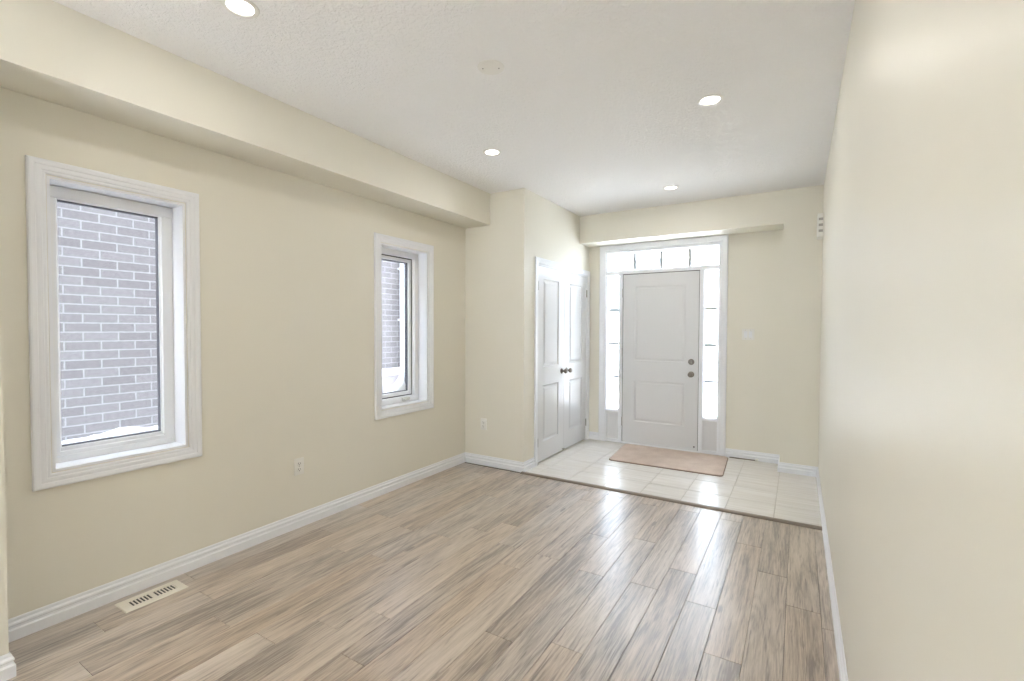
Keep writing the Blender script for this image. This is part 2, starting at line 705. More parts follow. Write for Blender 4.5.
# ------------------------------------------------------------------ shell
TOP = ZC+0.30
b = NB()
wall_with_holes(b, 'x', XL-WT, XL, YST, YA, -0.3, TOP, [W1, W2])
struct('wall_left', b, M['wall'], 'cream recessed side wall holding both windows', 'wall')
b = NB()
box(b, XL-WT, XS, YB-0.2, YST, -0.3, TOP)
struct('wall_stub', b, M['wall'], 'cream wall corner at the very left edge of the picture', 'wall')
b = NB()
box(b, XL, XS, YST, YA, ZS, ZC)
struct('trim_bulkhead', b, M['wall'], 'cream boxed bulkhead along ceiling above both windows', 'bulkhead')
# return wall and closet front
b = NB()
box(b, XL-WT, XC, YA, YA+0.11, -0.3, TOP)
struct('wall_return', b, M['wall'], 'short cream wall between corner with outlet and closet', 'wall')
b = NB()
wall_with_holes(b, 'x', XC-0.12, XC, YA+0.11, YD, -0.3, TOP, [CD])
struct('wall_closet', b, M['wall'], 'cream wall around the white double closet doors', 'wall')
# closet interior behind the leaves
b = NB()
box(b, XL-WT, XL, YA+0.11, YD+0.25, -0.3, TOP)
struct('wall_closet_rear', b, M['wall'], 'cream wall at the rear of the closet', 'wall')
# entry wall
EW0, EW1 = EX-0.66, EX+0.66
b = NB()
wall_with_holes(b, 'y', YD, YD+0.20, XL-WT, XR+0.2, -0.3, TOP, [(EW0, EW1, -0.3, 2.335)])
struct('wall_back', b, M['wall'], 'cream entry wall around the front door', 'wall')
b = NB()
box(b, XC, XR, YH, YD, ZH, ZC)
box(b, XP, XR, YH, YD, -0.05, ZH)
bmesh.ops.remove_doubles(b, verts=b.verts[:], dist=1e-5)
struct('wall_header', b, M['wall'], 'cream dropped header and pier framing the entry recess', 'header')
# right wall, wall behind the camera with an added patio window
b = NB()
box(b, XR, XR+0.15, YB-0.2, YD+0.2, -0.3, TOP)
struct('wall_right', b, M['wall'], 'long cream wall along the right edge of the picture', 'wall')
BW = (-2.25, -1.35, 0.05, 2.20)
b = NB()
wall_with_holes(b, 'y', YB-0.2, YB, XS, XR, -0.3, TOP, [BW])
struct('wall_front', b, M['wall'], 'cream wall with an added wide patio window behind the viewer', 'wall')
b = NB()
box(b, XL-WT, XR+0.15, YB-0.2, YD+0.2, ZC, ZC+0.2)
struct('ceiling', b, M['ceiling'], 'white stippled ceiling', 'ceiling')

b = NB()
box(b, XL-WT-0.12, XR+3.0, YB-0.2, YD+0.35, TOP+0.002, 5.6)  # unseen upper storey, added to darken the gap between the houses
struct('wall_upper', b, M['brick'], 'unseen upper storey of the house, added to shade the side yard', 'wall')
b = NB()
box(b, XL-WT-0.5, XR+3.4, YB-0.6, YD+0.50, 5.6, 5.8)  # overhang added with the upper storey for the same shade
struct('trim_eaves', b, M['alu'], 'unseen white eaves of the house, added to shade the side yard', 'eaves')

b = NB()
box(b, XL-WT-0.12, XL-0.03, YD+0.36, YD+2.3, GZ_, 5.6)  # unseen wall added to keep front light off the neighbouring brick
struct('wall_added_shade', b, M['brick'], 'unseen brick wall added to shade the side yard from front light', 'wall')

# ------------------------------------------------------------------ floors


def attr_mesh(name, quads, z0, z1, mat, label, cat, bev):
    """laid pieces: each quad x0,x1,y0,y1 becomes a piece with eased top edges and its own random attribute"""
    verts, faces, cols = [], [], []
    for (x0, x1, y0, y1) in quads:
        c = (random.random(), random.random(), random.random(), 1)
        i = len(verts)
        verts += [(x0, y0, z0), (x1, y0, z0), (x1, y1, z0), (x0, y1, z0)]
        verts += [(x0, y0, z1-bev), (x1, y0, z1-bev), (x1, y1, z1-bev), (x0, y1, z1-bev)]
        verts += [(x0+bev, y0+bev, z1), (x1-bev, y0+bev, z1), (x1-bev, y1-bev, z1), (x0+bev, y1-bev, z1)]
        for k in range(4):
            l = (k+1) % 4
            faces.append((i+k, i+l, i+4+l, i+4+k))
            faces.append((i+4+k, i+4+l, i+8+l, i+8+k))
            cols += [c, c]
        faces.append((i+8, i+9, i+10, i+11))
        cols.append(c)
    me = bpy.data.meshes.new(name)
    me.from_pydata(verts, [], faces)
    a = me.attributes.new('plank', 'FLOAT_COLOR', 'FACE')
    for k, c in enumerate(cols):
        a.data[k].color = c
    me.materials.append(mat)
    o = bpy.data.objects.new(name, me)
    COL.objects.link(o)
    return tag(o, label, cat, None, 'structure')


PW = 0.1455
PL = 1.215
seam0 = 0.112
known = {0: 2.575, 1: 2.70, 2: 3.00, 3: 2.115, 4: 2.475, 5: 2.77, 11: 2.30, 12: 1.30, 13: 1.58, 14: 1.395, 15: 1.19, 19: 1.225, 20: 2.05}
rows = []
quads = []
k = 0
x1 = XR-0.006
row = 0
xa = seam0
while True:
    x0 = max(xa, XL+0.004)
    j = known.get(row, random.uniform(0, PL))
    y = j-math.ceil((j-YB)/PL)*PL
    while y < YT:
        y0, y1 = max(y, YB+0.002), min(y+PL, YT-0.006)
        # planks stop where the wall steps in
        xx0 = max(x0, XS+0.004) if y1 <= YST else x0
        if y1-y0 > 0.02 and x1-xx0 > 0.01:
            if y0 < YST < y1 and x0 < XS:
                if XS+0.004 < x1:
                    quads.append((max(x0, XS+0.004), x1-0.0006, y0, YST))
                quads.append((x0, x1-0.0006, YST, y1-0.0006))
            else:
                quads.append((xx0, x1-0.0011, y0, y1-0.0011))
        y += PL
    if x0 <= XL+0.0041:
        break
    x1 = x0
    xa = x0-PW
    row += 1
attr_mesh('floor', quads, -0.010, 0.0, M['wood'], 'grey-brown wood plank floor of the main room', 'floor', 0.0013)
b = NB()
box(b, XL-WT, XR+0.15, YB-0.2, YD+0.2, -0.30, -0.0085)
struct('floor_base', b, M['subfloor'], 'dark joint lines between the floor planks', 'floor')

TW = 0.3275
quads = []
xs = [-0.137+TW*i for i in range(-8, 2)]
ys = [4.20+0.331*i for i in range(-2, 6)]
G = 0.0022
for xa_, xb_ in zip(xs, xs[1:]):
    for ya_, yb_ in zip(ys, ys[1:]):
        x0, x1 = max(xa_+G, XC+0.002), min(xb_-G, XR-0.002)
        y0, y1 = max(ya_+G, YT), min(yb_-G, YD+0.02)
        if x1-x0 > 0.01 and y1-y0 > 0.01:
            quads.append((x0, x1, y0, y1))
attr_mesh('floor_foyer', quads, -0.008, TILE, M['tile'], 'cream ceramic tile floor of the entry', 'floor', 0.0012)
b = NB()
box(b, XC, XR, YT, YD+0.03, -0.008, TILE-0.0016)
struct('floor_grout', b, M['grout'], 'grey grout between the entry tiles', 'floor')
# reducer strip where planks meet tile
b = NB()
sweep(b, [(XC-0.002, YT), (XR, YT)], [(-0.024, 0.0), (-0.018, 0.008), (-0.004, 0.012), (0.022, 0.012), (0.032, TILE), (0.032, -0.004), (-0.024, -0.004)],
      lambda a, c, t: (a, c, t))
struct('trim_1', b, M['strip'], 'brown threshold strip between wood planks and entry tile', 'threshold', smooth=50)

# ------------------------------------------------------------------ baseboards
BB = [(0, 0.0), (0.016, 0.0), (0.016, 0.047), (0.0100, 0.053), (0.0092, 0.063), (0.0135, 0.067), (0.0125, 0.075), (0.0060, 0.082), (0.0055, 0.091), (0.0035, 0.097), (0, 0.097)]


def fl(z):
    return lambda a, c, t: (a, c, z+t)


b = NB()
sweep(b, [(XS, -1.6), (XS, YST), (XL, YST), (XL, YA), (XC, YA), (XC, CD[0]-0.062)], BB, fl(0.0), side=-1)
struct('baseboard_left', b, M['trim'], 'white moulded baseboard under the windows and round to the closet', 'baseboard')
b = NB()
sweep(b, [(XR, YH), (XR, YB)], BB, fl(0.0), side=-1)
struct('baseboard_right', b, M['trim'], 'white baseboard along the long right wall', 'baseboard')
b = NB()
sweep(b, [(XR, YH), (XP, YH), (XP, YD), (EX+0.722, YD)], [(s, t-0.004) for s, t in BB], fl(TILE), side=1)
sweep(b, [(EX-0.722, YD), (XC, YD)], [(s, t-0.004) for s, t in BB], fl(TILE), side=1)
struct('baseboard_back', b, M['trim'], 'white baseboard beside the front door and round the pier', 'baseboard')

# ------------------------------------------------------------------ side windows
CAS = [(0.004, 0), (0.004, 0.010), (0.010, 0.0125), (0.018, 0.0125), (0.022, 0.016), (0.030, 0.0165), (0.040, 0.0155), (0.044, 0.019), (0.058, 0.0205), (0.064, 0.019), (0.068, 0.014), (0.068, 0)]


def rect(y0, y1, z0, z1):
    return [(y0, z0), (y0, z1), (y1, z1), (y1, z0)]


def side_window(n, W, label, fixed):
    y0, y1, z0, z1 = W
    root = empty('window_%d' % n, (XL, (y0+y1)/2, z0))
    tag(root, label, 'window', None, 'structure')
    on = lambda d: (lambda a, c, t: (XL-d+t, a, c))
    b = NB()
    sweep(b, rect(*W), CAS, on(0), closed=True, side=1)
    obj('casing', b, M['trim'], root)
    D = 0.125
    b = NB()      # jamb lining
    sweep(b, rect(*W), [(0, 0.002), (0, -D-0.05), (-0.012, -D-0.05), (-0.012, 0.002)], on(0), closed=True, side=1)
    obj('jamb', b, M['trim'], root)
    if fixed:
        fr = (y0+0.012, y1-0.012, z0+0.012, z1-0.012)
        b = NB()
        sweep(b, rect(*fr), [(0, 0), (-0.050, 0), (-0.054, -0.006), (-0.054, -0.045), (0, -0.045)], on(D), closed=True, side=1)
        box(b, XL-D-0.001, XL-D+0.012, fr[0], fr[1], fr[3]-0.058, fr[3]-0.004, 0.003)
        box(b, XL-D-0.001, XL-D+0.006, fr[0]+0.002, fr[1]-0.002, fr[2], fr[2]+0.032, 0.002)
        obj('window_frame', b, M['vinyl'], root)
        g = (fr[0]+0.054, fr[1]-0.054, fr[2]+0.070, fr[3]-0.058)
        gd = D+0.024
        b = NB()
        sweep(b, rect(fr[0]+0.052, fr[1]-0.052, fr[2]+0.052, fr[3]-0.052), [(0, 0), (-0.008, -0.002), (-0.008, -0.02), (0, -0.02)], on(D+0.012), closed=True, side=1)
        box(b, XL-D-0.03, XL-D-0.008, fr[0]+0.05, fr[1]-0.05, fr[2]+0.05, g[2]+0.002, 0.002)
        obj('glazing_bead', b, M['vinyl'], root)
    else:
        fr = (y0+0.012, y1-0.012, z0+0.012, z1-0.012)
        b = NB()
        sweep(b, rect(*fr), [(0, 0), (-0.046, 0), (-0.050, -0.006), (-0.050, -0.070), (0, -0.070)], on(D-0.020), closed=True, side=1)
        box(b, XL-D+0.019, XL-D+0.026, fr[0]+0.002, fr[1]-0.002, fr[2], fr[2]+0.050, 0.002)
        obj('window_frame', b, M['vinyl'], root)
        s = (fr[0]+0.053, fr[1]-0.053, fr[2]+0.055, fr[3]-0.053)
        b = NB()
        sweep(b, rect(*s), [(0, 0), (-0.030, 0), (-0.034, -0.006), (-0.034, -0.034), (0, -0.034)], on(D+0.016), closed=True, side=1)
        obj('sash', b, M['vinyl'], root)
        b = NB()
        sweep(b, rect(fr[0]+0.0495, fr[1]-0.0495, fr[2]+0.0495, fr[3]-0.0495), [(0, 0), (-0.009, 0), (-0.009, -0.02), (0, -0.02)], on(D+0.014), closed=True, side=1)
        obj('weather_seal', b, M['gasket'], root)
        g = (s[0]+0.034, s[1]-0.034, s[2]+0.034, s[3]-0.034)
        gd = D+0.036
        # crank handle
        hy, hz, hx = 3.13, fr[2]+0.030, XL-D+0.026
        b = NB()
        box(b, hx-0.002, hx+0.022, hy-0.050, hy+0.034, hz-0.014, hz+0.016, 0.006)
        h = obj('crank_base', b, M['handle'], root, smooth=40)
        b = NB()
        tube(b, (hx+0.018, hy+0.012, hz+0.004), (hx+0.034, hy+0.012, hz+0.004), 0.009)
        box(b, hx+0.028, hx+0.038, hy-0.062, hy+0.022, hz-0.004, hz+0.012, 0.004)
        lathe(b, [(0, 0), (0.008, 0.001), (0.009, 0.010), (0.005, 0.018), (0, 0.019)], (hx+0.036, hy-0.054, hz+0.004), (1, 0, 0), 12)
        obj('crank_handle', b, M['handle'], h, smooth=40)
    b = NB()
    sweep(b, rect(*g), [(0.002, 0.003), (-0.0065, 0.003), (-0.0065, -0.03), (0.002, -0.03)], on(gd), closed=True, side=1)
    obj('gasket', b, M['gasket'], root)
    b = NB()
    box(b, XL-gd-0.003, XL-gd+0.001, g[0]-0.003, g[1]+0.003, g[2]-0.003, g[3]+0.003)
    obj('glass', b, M['glass'], root)
    # outer sill of pale metal
    b = NB()
    box(b, XL-WT-0.11, XL-D-0.045, y0, y1, z0-0.03, z0+0.030, 0.004)
    obj('outer_sill', b, M['alu'], root)
    portal('window_daylight', (XL-gd-0.03, (g[0]+g[1])/2, (g[2]+g[3])/2), (1, 0, 0), g[1]-g[0], g[3]-g[2])
    return g, gd


g1, gd1 = side_window(1, W1, 'large white-cased window nearer the viewer with brick view', True)
g2, gd2 = side_window(2, W2, 'narrow-looking white-cased crank window by the corner, farther along the wall', False)


def snow_drift(name, y0, y1, z0, hfun, x0, x1, label):
    b = NB()
    N, K = 40, 7
    grid = []
    for i in range(N+1):
        y = y0+(y1-y0)*i/N
        rowv = []
        for j in range(K+1):
            a = math.pi*j/K
            x = (x0+x1)/2+(x1-x0)/2*math.cos(a)
            rowv.append(b.verts.new((x, y, z0+hfun((y-y0)/(y1-y0))*math.sin(a)**0.6 + (0.002 if 0 < j < K else 0))))
        grid.append(rowv)
    for i in range(N):
        for j in range(K):
            b.faces.new((grid[i][j], grid[i+1][j], grid[i+1][j+1], grid[i][j+1]))
        b.faces.new((grid[i][0], grid[i][K], grid[i+1][K], grid[i+1][0]))
    b.faces.new(grid[0])
    b.faces.new(grid[-1][::-1])
    bmesh.ops.recalc_face_normals(b, faces=b.faces[:])
    o = obj(name, b, M['snow'], loc=((x0+x1)/2, (y0+y1)/2, z0), smooth=60)
    return tag(o, label, 'snow', None, 'stuff')


rs = [random.uniform(-0.005, 0.005) for _ in range(60)]
snow_drift('snow', W1[0], W1[1], W1[2]+0.029,
           lambda u: 0.065+0.022*math.exp(-((u-0.62)/0.2)**2)+rs[int(u*20)]*(1-(u*20) % 1)+rs[int(u*20)+1]*((u*20) % 1),
           XL-WT-0.10, XL-gd1-0.012, 'ridge of snow on the outer sill of the nearer window')
snow_drift('snow', W2[0], W2[1], W2[2]+0.029,
           lambda u: 0.06+0.30*max(0, (u-0.35)/0.65)**2.2+rs[int(u*20)+5]*0.5,
           XL-WT-0.10, XL-gd2-0.012, 'snow piled into the corner of the crank window sill outside')

# ------------------------------------------------------------------ entry door unit
ent = empty('door_1', (EX, YD, 0))
tag(ent, 'white front door with sidelights and transom at the end of the entry', 'door', None, 'structure')
ey = lambda d: (lambda a, c, t: (a, YD+d-t, c))     # t comes out of the wall towards the room
ECAS = [(0.0, 0), (0.0, 0.012), (0.012, 0.016), (0.020, 0.013), (0.050, 0.018), (0.066, 0.021), (0.074, 0.016), (0.074, 0)]
b = NB()
sweep(b, [(EX-0.646, TILE), (EX-0.646, 2.316), (EX+0.646, 2.316), (EX+0.646, TILE)], ECAS, ey(0), side=1)
obj('casing', b, M['trim'], ent)
b = NB()
# outer jamb, mullions, transom bar and the sidelight sills
DJ = 0.14
for sgn in (-1, 1):
    xa, xb = sorted((EX+sgn*0.660, EX+sgn*0.632))
    box(b, xa, xb, YD+0.002, YD+DJ, TILE, 2.335)
    xa, xb = sorted((EX+sgn*0.436, EX+sgn*0.478))
    box(b, xa, xb, YD+0.002, YD+DJ, TILE, 2.076, 0.002)
box(b, EX-0.632, EX+0.632, YD+0.002, YD+DJ, 2.296, 2.335)
box(b, EX-0.632, EX+0.632, YD+0.001, YD+DJ, 2.036, 2.076, 0.002)
for sgn in (-1, 1):
    xa, xb = sorted((EX+sgn*0.632, EX+sgn*0.478))
    box(b, xa, xb, YD-0.006, YD+DJ, 0.372, 0.400, 0.003)      # sill cap under the sidelight
    box(b, xa, xb, YD+0.004, YD+DJ, TILE, 0.045, 0.002)
obj('door_frame', b, M['trim'], ent)
for sgn in (-1, 1):
    xa, xb = sorted((EX+sgn*0.632, EX+sgn*0.478))
    b = NB()
    box(b, xa, xb, YD+0.026, YD+0.07, 0.045, 0.372)
    sweep(b, rect(xa+0.004, xb-0.004, 0.049, 0.368), [(0, 0), (0, 0.004), (-0.014, 0.001), (-0.014, 0)], ey(0.026), closed=True, side=1)
    obj('sidelight_panel', b, M['door'], ent)
    # glazing stop, glass, bars
    b = NB()
    sweep(b, rect(xa, xb, 0.400, 2.036), [(0, 0), (-0.004, 0.0), (-0.012, -0.014), (-0.012, -0.03), (0, -0.03)], ey(0.022), closed=True, side=1)
    obj('glazing_stop', b, M['trim'], ent)
    b = NB()
    box(b, xa+0.004, xb-0.004, YD+0.046, YD+0.050, 0.404, 2.032)
    obj('glass', b, M['glass'], ent)
    for zz in (0.800, 1.204, 1.610):
        b = NB()
        box(b, xa+0.002, xb-0.002, YD+0.053, YD+0.061, zz-0.0145, zz+0.0145, 0.002)
        obj('grille_bar', b, M['grille'], ent)
    portal('entry_daylight', ((xa+xb)/2, YD+0.07, 1.22), (0, -1, 0), 0.13, 1.6)
b = NB()
sweep(b, rect(EX-0.632, EX+0.632, 2.076, 2.296), [(0, 0), (-0.004, 0.0), (-0.010, -0.014), (-0.010, -0.03), (0, -0.03)], ey(0.022), closed=True, side=1)
obj('glazing_stop', b, M['trim'], ent)
b = NB()
box(b, EX-0.628, EX+0.628, YD+0.046, YD+0.050, 2.080, 2.292)
obj('transom_glass', b, M['glass'], ent)
for dx in (-0.306, 0.006, 0.320):
    b = NB()
    box(b, EX+dx-0.0145, EX+dx+0.0145, YD+0.053, YD+0.061, 2.078, 2.294, 0.002)
    obj('grille_bar', b, M['grille'], ent)
portal('entry_daylight', (EX, YD+0.07, 2.185), (0, -1, 0), 1.24, 0.20)
b = NB()
box(b, EX-0.432, EX+0.432, YD-0.012, YD+DJ, TILE-0.003, 0.016, 0.004)
obj('threshold', b, M['vinyl'], ent)

RING = [(0.0, 0.0), (0.007, -0.0065), (0.016, -0.0075), (0.034, -0.0015), (0.040, -0.0015)]


def panel_leaf(bm, w, h, th, panels, mapf, ring=RING):
    """door leaf w x h with moulded panels (a0,a1,b0,b1) pressed in its front; c is the distance out of the front face"""
    As = sorted({0, w, *[p[0] for p in panels], *[p[1] for p in panels]})
    Bs = sorted({0, h, *[p[2] for p in panels], *[p[3] for p in panels]})
    V = {}

    def v(a, c, d):
        key = (round(a, 5), round(c, 5), round(d, 5))
        if key not in V:
            V[key] = bm.verts.new(mapf(a, c, d))
        return V[key]
    for a0, a1 in zip(As, As[1:]):
        for c0, c1 in zip(Bs, Bs[1:]):
            pan = [p for p in panels if abs(p[0]-a0) < 1e-6 and abs(p[1]-a1) < 1e-6 and abs(p[2]-c0) < 1e-6 and abs(p[3]-c1) < 1e-6]
            if not pan:
                bm.faces.new((v(a0, c0, 0), v(a1, c0, 0), v(a1, c1, 0), v(a0, c1, 0)))
            else:
                prev = None
                for s, d in ring:
                    cur = [v(a0+s, c0+s, d), v(a1-s, c0+s, d), v(a1-s, c1-s, d), v(a0+s, c1-s, d)]
                    if prev:
                        for k in range(4):
                            l = (k+1) % 4
                            bm.faces.new((prev[k], prev[l], cur[l], cur[k]))
                    prev = cur
                bm.faces.new(prev)
    for a0, a1 in zip(As, As[1:]):
        bm.faces.new((v(a0, 0, -th), v(a1, 0, -th), v(a1, 0, 0), v(a0, 0, 0)))
        bm.faces.new((v(a0, h, 0), v(a1, h, 0), v(a1, h, -th), v(a0, h, -th)))
    for c0, c1 in zip(Bs, Bs[1:]):
        bm.faces.new((v(0, c0, 0), v(0, c1, 0), v(0, c1, -th), v(0, c0, -th)))
        bm.faces.new((v(w, c0, -th), v(w, c1, -th), v(w, c1, 0), v(w, c0, 0)))
    for a0, a1 in zip(As, As[1:]):
        for c0, c1 in zip(Bs, Bs[1:]):
            bm.faces.new((v(a0, c1, -th), v(a1, c1, -th), v(a1, c0, -th), v(a0, c0, -th)))
    bmesh.ops.recalc_face_normals(bm, faces=bm.faces[:])


LW, LH, LB = 0.858, 2.008, 0.020
b = NB()
panel_leaf(b, LW, LH, 0.044, [(0.140, 0.718, 0.985, 1.862), (0.140, 0.718, 0.262, 0.748)],
           lambda a, c, d: (EX-0.429+a, YD+0.012-d, LB+c))
leaf = obj('door_leaf', b, M['door'], ent)
b = NB()      # dark weather strip in the gap around the leaf
sweep(b, [(EX-0.4295, LB), (EX-0.4295, LB+LH+0.001), (EX+0.4295, LB+LH+0.001), (EX+0.4295, LB)], [(0, 0), (0.0065, 0), (0.0065, -0.03), (0, -0.03)], ey(0.020), side=1)
obj('weather_seal', b, M['gap'], ent)
kx = -1.022
b = NB()
lathe(b, [(0, 0), (0.033, 0), (0.033, 0.006), (0.028, 0.011), (0.026, 0.013), (0, 0.013)], (kx, YD+0.012, 1.014), (0, -1, 0))
box(b, kx-0.004, kx+0.004, YD-0.022, YD+0.001, 0.994, 1.034, 0.002)
obj('deadbolt', b, M['nickel'], leaf, smooth=40)
b = NB()
lathe(b, [(0, 0), (0.033, 0), (0.033, 0.005), (0.026, 0.010), (0.013, 0.016), (0.012, 0.032), (0.022, 0.038), (0.0285, 0.050), (0.027, 0.062), (0.018, 0.070), (0, 0.072)],
      (kx, YD+0.012, 0.874), (0, -1, 0))
obj('door_knob', b, M['nickel'], leaf, smooth=40)
for zz in (1.810, 1.103, 0.268):
    b = NB()
    tube(b, (EX-0.4325, YD+0.004, zz-0.052), (EX-0.4325, YD+0.004, zz+0.052), 0.0065, seg=12)
    box(b, EX-0.436, EX-0.4285, YD+0.004, YD+0.013, zz-0.05, zz+0.05)
    obj('hinge', b, M['hinge'], ent)
b = NB()      # strike plate beside the knob, seal corner at the foot of the leaf
box(b, EX+0.4335, EX+0.4375, YD-0.001, YD+0.02, 0.845, 0.905)
obj('strike_plate', b, M['hinge'], ent)
b = NB()
lathe(b, [(0, 0), (0.009, 0), (0.008, 0.004), (0, 0.005)], (EX+0.395, YD+0.012, 0.062), (0, -1, 0), 14)
obj('corner_plug', b, M['slot'], leaf)

# ------------------------------------------------------------------ closet doors
clo = empty('door_2', (XC, (CD[0]+CD[1])/2, 0))
tag(clo, 'white double closet doors with two panels in each leaf', 'door', None, 'structure')
cx_ = lambda d: (lambda a, c, t: (XC-d+t, a, c))
CCAS = [(0.0, 0), (0.0, 0.010), (0.010, 0.013), (0.018, 0.011), (0.044, 0.016), (0.056, 0.018), (0.062, 0.013), (0.062, 0)]
b = NB()
sweep(b, [(CD[0], TILE), (CD[0], CD[3]), (CD[1], CD[3]), (CD[1], TILE)], CCAS, cx_(0), side=1)
obj('casing', b, M['trim'], clo)
b = NB()
sweep(b, [(CD[0], TILE), (CD[0], CD[3]), (CD[1], CD[3]), (CD[1], TILE)], [(0, 0.001), (-0.012, 0.001), (-0.012, -0.119), (0, -0.119)], cx_(0), side=1)
obj('jamb', b, M['trim'], clo)
mid = (CD[0]+CD[1])/2
for i in (0, 1):
    ya = CD[0]+0.0145 if i == 0 else mid+0.0015
    yb = mid-0.0015 if i == 0 else CD[1]-0.0145
    wv_ = yb-ya
    b = NB()
    z0 = 0.020
    hh = CD[3]-0.015-z0
    pa = (0.125, wv_-0.125) if True else None
    panel_leaf(b, wv_, hh, 0.035, [(0.122, wv_-0.140, 0.965, 1.872), (0.122, wv_-0.140, 0.195, 0.775)] if i == 0 else
               [(0.140, wv_-0.122, 0.965, 1.872), (0.140, wv_-0.122, 0.195, 0.775)],
               (lambda ya_: (lambda a, c, d: (XC-0.004+d, ya_+a, z0+c)))(ya),
               ring=[(0.0, 0.0), (0.010, -0.010), (0.020, -0.011), (0.044, -0.002), (0.050, -0.002)])
    lf = obj('door_leaf', b, M['door'], clo)
    ky = yb-0.060 if i == 0 else ya+0.060
    b = NB()
    lathe(b, [(0, 0), (0.030, 0), (0.030, 0.004), (0.024, 0.009), (0.011, 0.014), (0.010, 0.030), (0.020, 0.036), (0.0265, 0.047), (0.025, 0.058), (0.017, 0.066), (0, 0.068)],
          (XC-0.004, ky, 0.912), (1, 0, 0))
    obj('door_knob', b, M['nickel'], lf, smooth=40)
    hy = CD[0]+0.0125 if i == 0 else CD[1]-0.0125
    for zz in (1.812, 0.225):
        b = NB()
        tube(b, (XC+0.002, hy, zz-0.044), (XC+0.002, hy, zz+0.044), 0.0065, seg=12)
        box(b, XC-0.007, XC+0.001, hy-0.004, hy+0.004, zz-0.043, zz+0.043)
        obj('hinge', b, M['hinge'], lf)
b = NB()      # floor guide where the leaves meet
box(b, XC-0.010, XC+0.018, mid-0.050, mid-0.012, 0.034, 0.042, 0.002)
tube(b, (XC+0.006, mid-0.030, 0.036), (XC+0.006, mid-0.030, 0.022), 0.005)
obj('flush_bolt', b, M['hinge'], clo)
# ------------------------------------------------------------------ recessed lights


def recessed(loc):
    x, y = loc
    r = empty('recessed_light', (x, y, ZC))
    b = NB()
    lathe(b, [(0.050, 0.002), (0.053, -0.004), (0.064, -0.005), (0.070, -0.003), (0.072, 0.0), (0.072, 0.001), (0.050, 0.002)], (x, y, ZC), (0, 0, 1), 40)
    obj('trim_ring', b, M['plastic'], r, smooth=40)
    b = NB()
    lathe(b, [(0, -0.0022), (0.040, -0.0020), (0.051, -0.0005), (0.051, 0.001), (0, 0.001)], (x, y, ZC), (0, 0, 1), 40)
    obj('lens', b, M['lens'], r, smooth=40)
    l = bpy.data.lights.new('lamp', 'AREA')
    l.shape = 'DISK'
    l.size = 0.09
    l.energy = POT_WATTS
    l.color = POT_COLOR
    lo = bpy.data.objects.new('lamp', l)
    COL.objects.link(lo)
    lo.parent = r
    lo.location = (0, 0, -0.008)
    return r


pot = recessed((-2.008, 1.112))
tag(pot, 'lit round ceiling light at the top edge of the picture, nearest the first window', 'ceiling light', 'recessed ceiling lights')
spots = [((-2.004, 2.992), 'lit round ceiling light beside the bulkhead, close to the closet corner'),
         ((-0.461, 2.972), 'lit round ceiling light nearest the long right wall'),
         ((-1.054, 4.600), 'lit round ceiling light over the tiled entry in front of the door header')]
for (x, y), lab in spots:
    c = copy_tree(pot)
    c.location = (x, y, ZC)
    c['label'] = lab
for (x, y), lab in (((-0.461, 1.112), 'lit round ceiling light overhead, just out of the picture by the right wall'),
                    ((-2.004, -0.76), 'lit round ceiling light added behind the viewer toward the left wall'),
                    ((-1.23, -2.7), 'lit round ceiling light added behind the viewer near the patio window')):
    c = copy_tree(pot)  # lamps behind the viewer are unseen, added to brighten the room
    c.location = (x, y, ZC)
    c['label'] = lab
    if x > -1 and y > 0:           # this lamp burns dimmer
        for ch in c.children:
            if ch.type == 'LIGHT':
                ch.data = ch.data.copy()
                ch.data.energy = POT_WATTS*0.7

# blank cover plate on the ceiling
x, y = -1.366, 2.026
r = empty('ceiling_plate', (x, y, ZC))
tag(r, 'blank white round cover plate with two screws on the ceiling', 'cover plate')
b = NB()
lathe(b, [(0, -0.006), (0.060, -0.006), (0.067, -0.0035), (0.069, 0.0), (0, 0.0)], (x, y, ZC), (0, 0, 1), 48)
obj('plate', b, M['plastic'], r, smooth=40)
for dx, dy in ((-0.036, -0.020), (0.036, 0.020)):
    b = NB()
    lathe(b, [(0, -0.0085), (0.0035, -0.008), (0.0045, -0.006), (0, -0.006)], (x+dx, y+dy, ZC), (0, 0, 1), 12)
    obj('screw', b, M['screw'], r)

# ------------------------------------------------------------------ outlets, switch, chime


def outlet(name_loc, P, label):
    """duplex outlet; P(a, c, t): a along wall, c up, t out of the wall, all from the plate centre"""
    r = empty('wall_outlet', name_loc)
    tag(r, label, 'outlet', 'wall outlets')

    def pbox(bm, a0, a1, c0, c1, t0, t1, bev=0.0):
        b2 = NB()
        box(b2, a0, a1, c0, c1, t0, t1, bev)
        for v in b2.verts:
            v.co = Vector(P(v.co.x, v.co.y, v.co.z))
        bmesh.ops.recalc_face_normals(b2, faces=b2.faces[:])
        merge(bm, b2)
    b = NB()
    pbox(b, -0.037, 0.037, -0.058, 0.058, 0.0, 0.0065, 0.003)
    obj('cover_plate', b, M['plastic'], r, smooth=40)
    for cz in (-0.020, 0.020):
        b = NB()
        pbox(b, -0.017, 0.017, cz-0.0145, cz+0.0145, 0.004, 0.0085, 0.002)
        rc = obj('receptacle', b, M['plastic'], r, smooth=40)
        b = NB()
        pbox(b, -0.0085, -0.0055, cz-0.003, cz+0.008, 0.008, 0.0089)
        pbox(b, 0.0055, 0.0085, cz-0.003, cz+0.006, 0.008, 0.0089)
        pbox(b, -0.0028, 0.0028, cz-0.0115, cz-0.006, 0.008, 0.0089)
        obj('socket_slots', b, M['slot'], rc)
    b = NB()
    pbox(b, -0.003, 0.003, -0.003, 0.003, 0.006, 0.0078, 0.001)
    obj('screw', b, M['screw'], r)
    return r


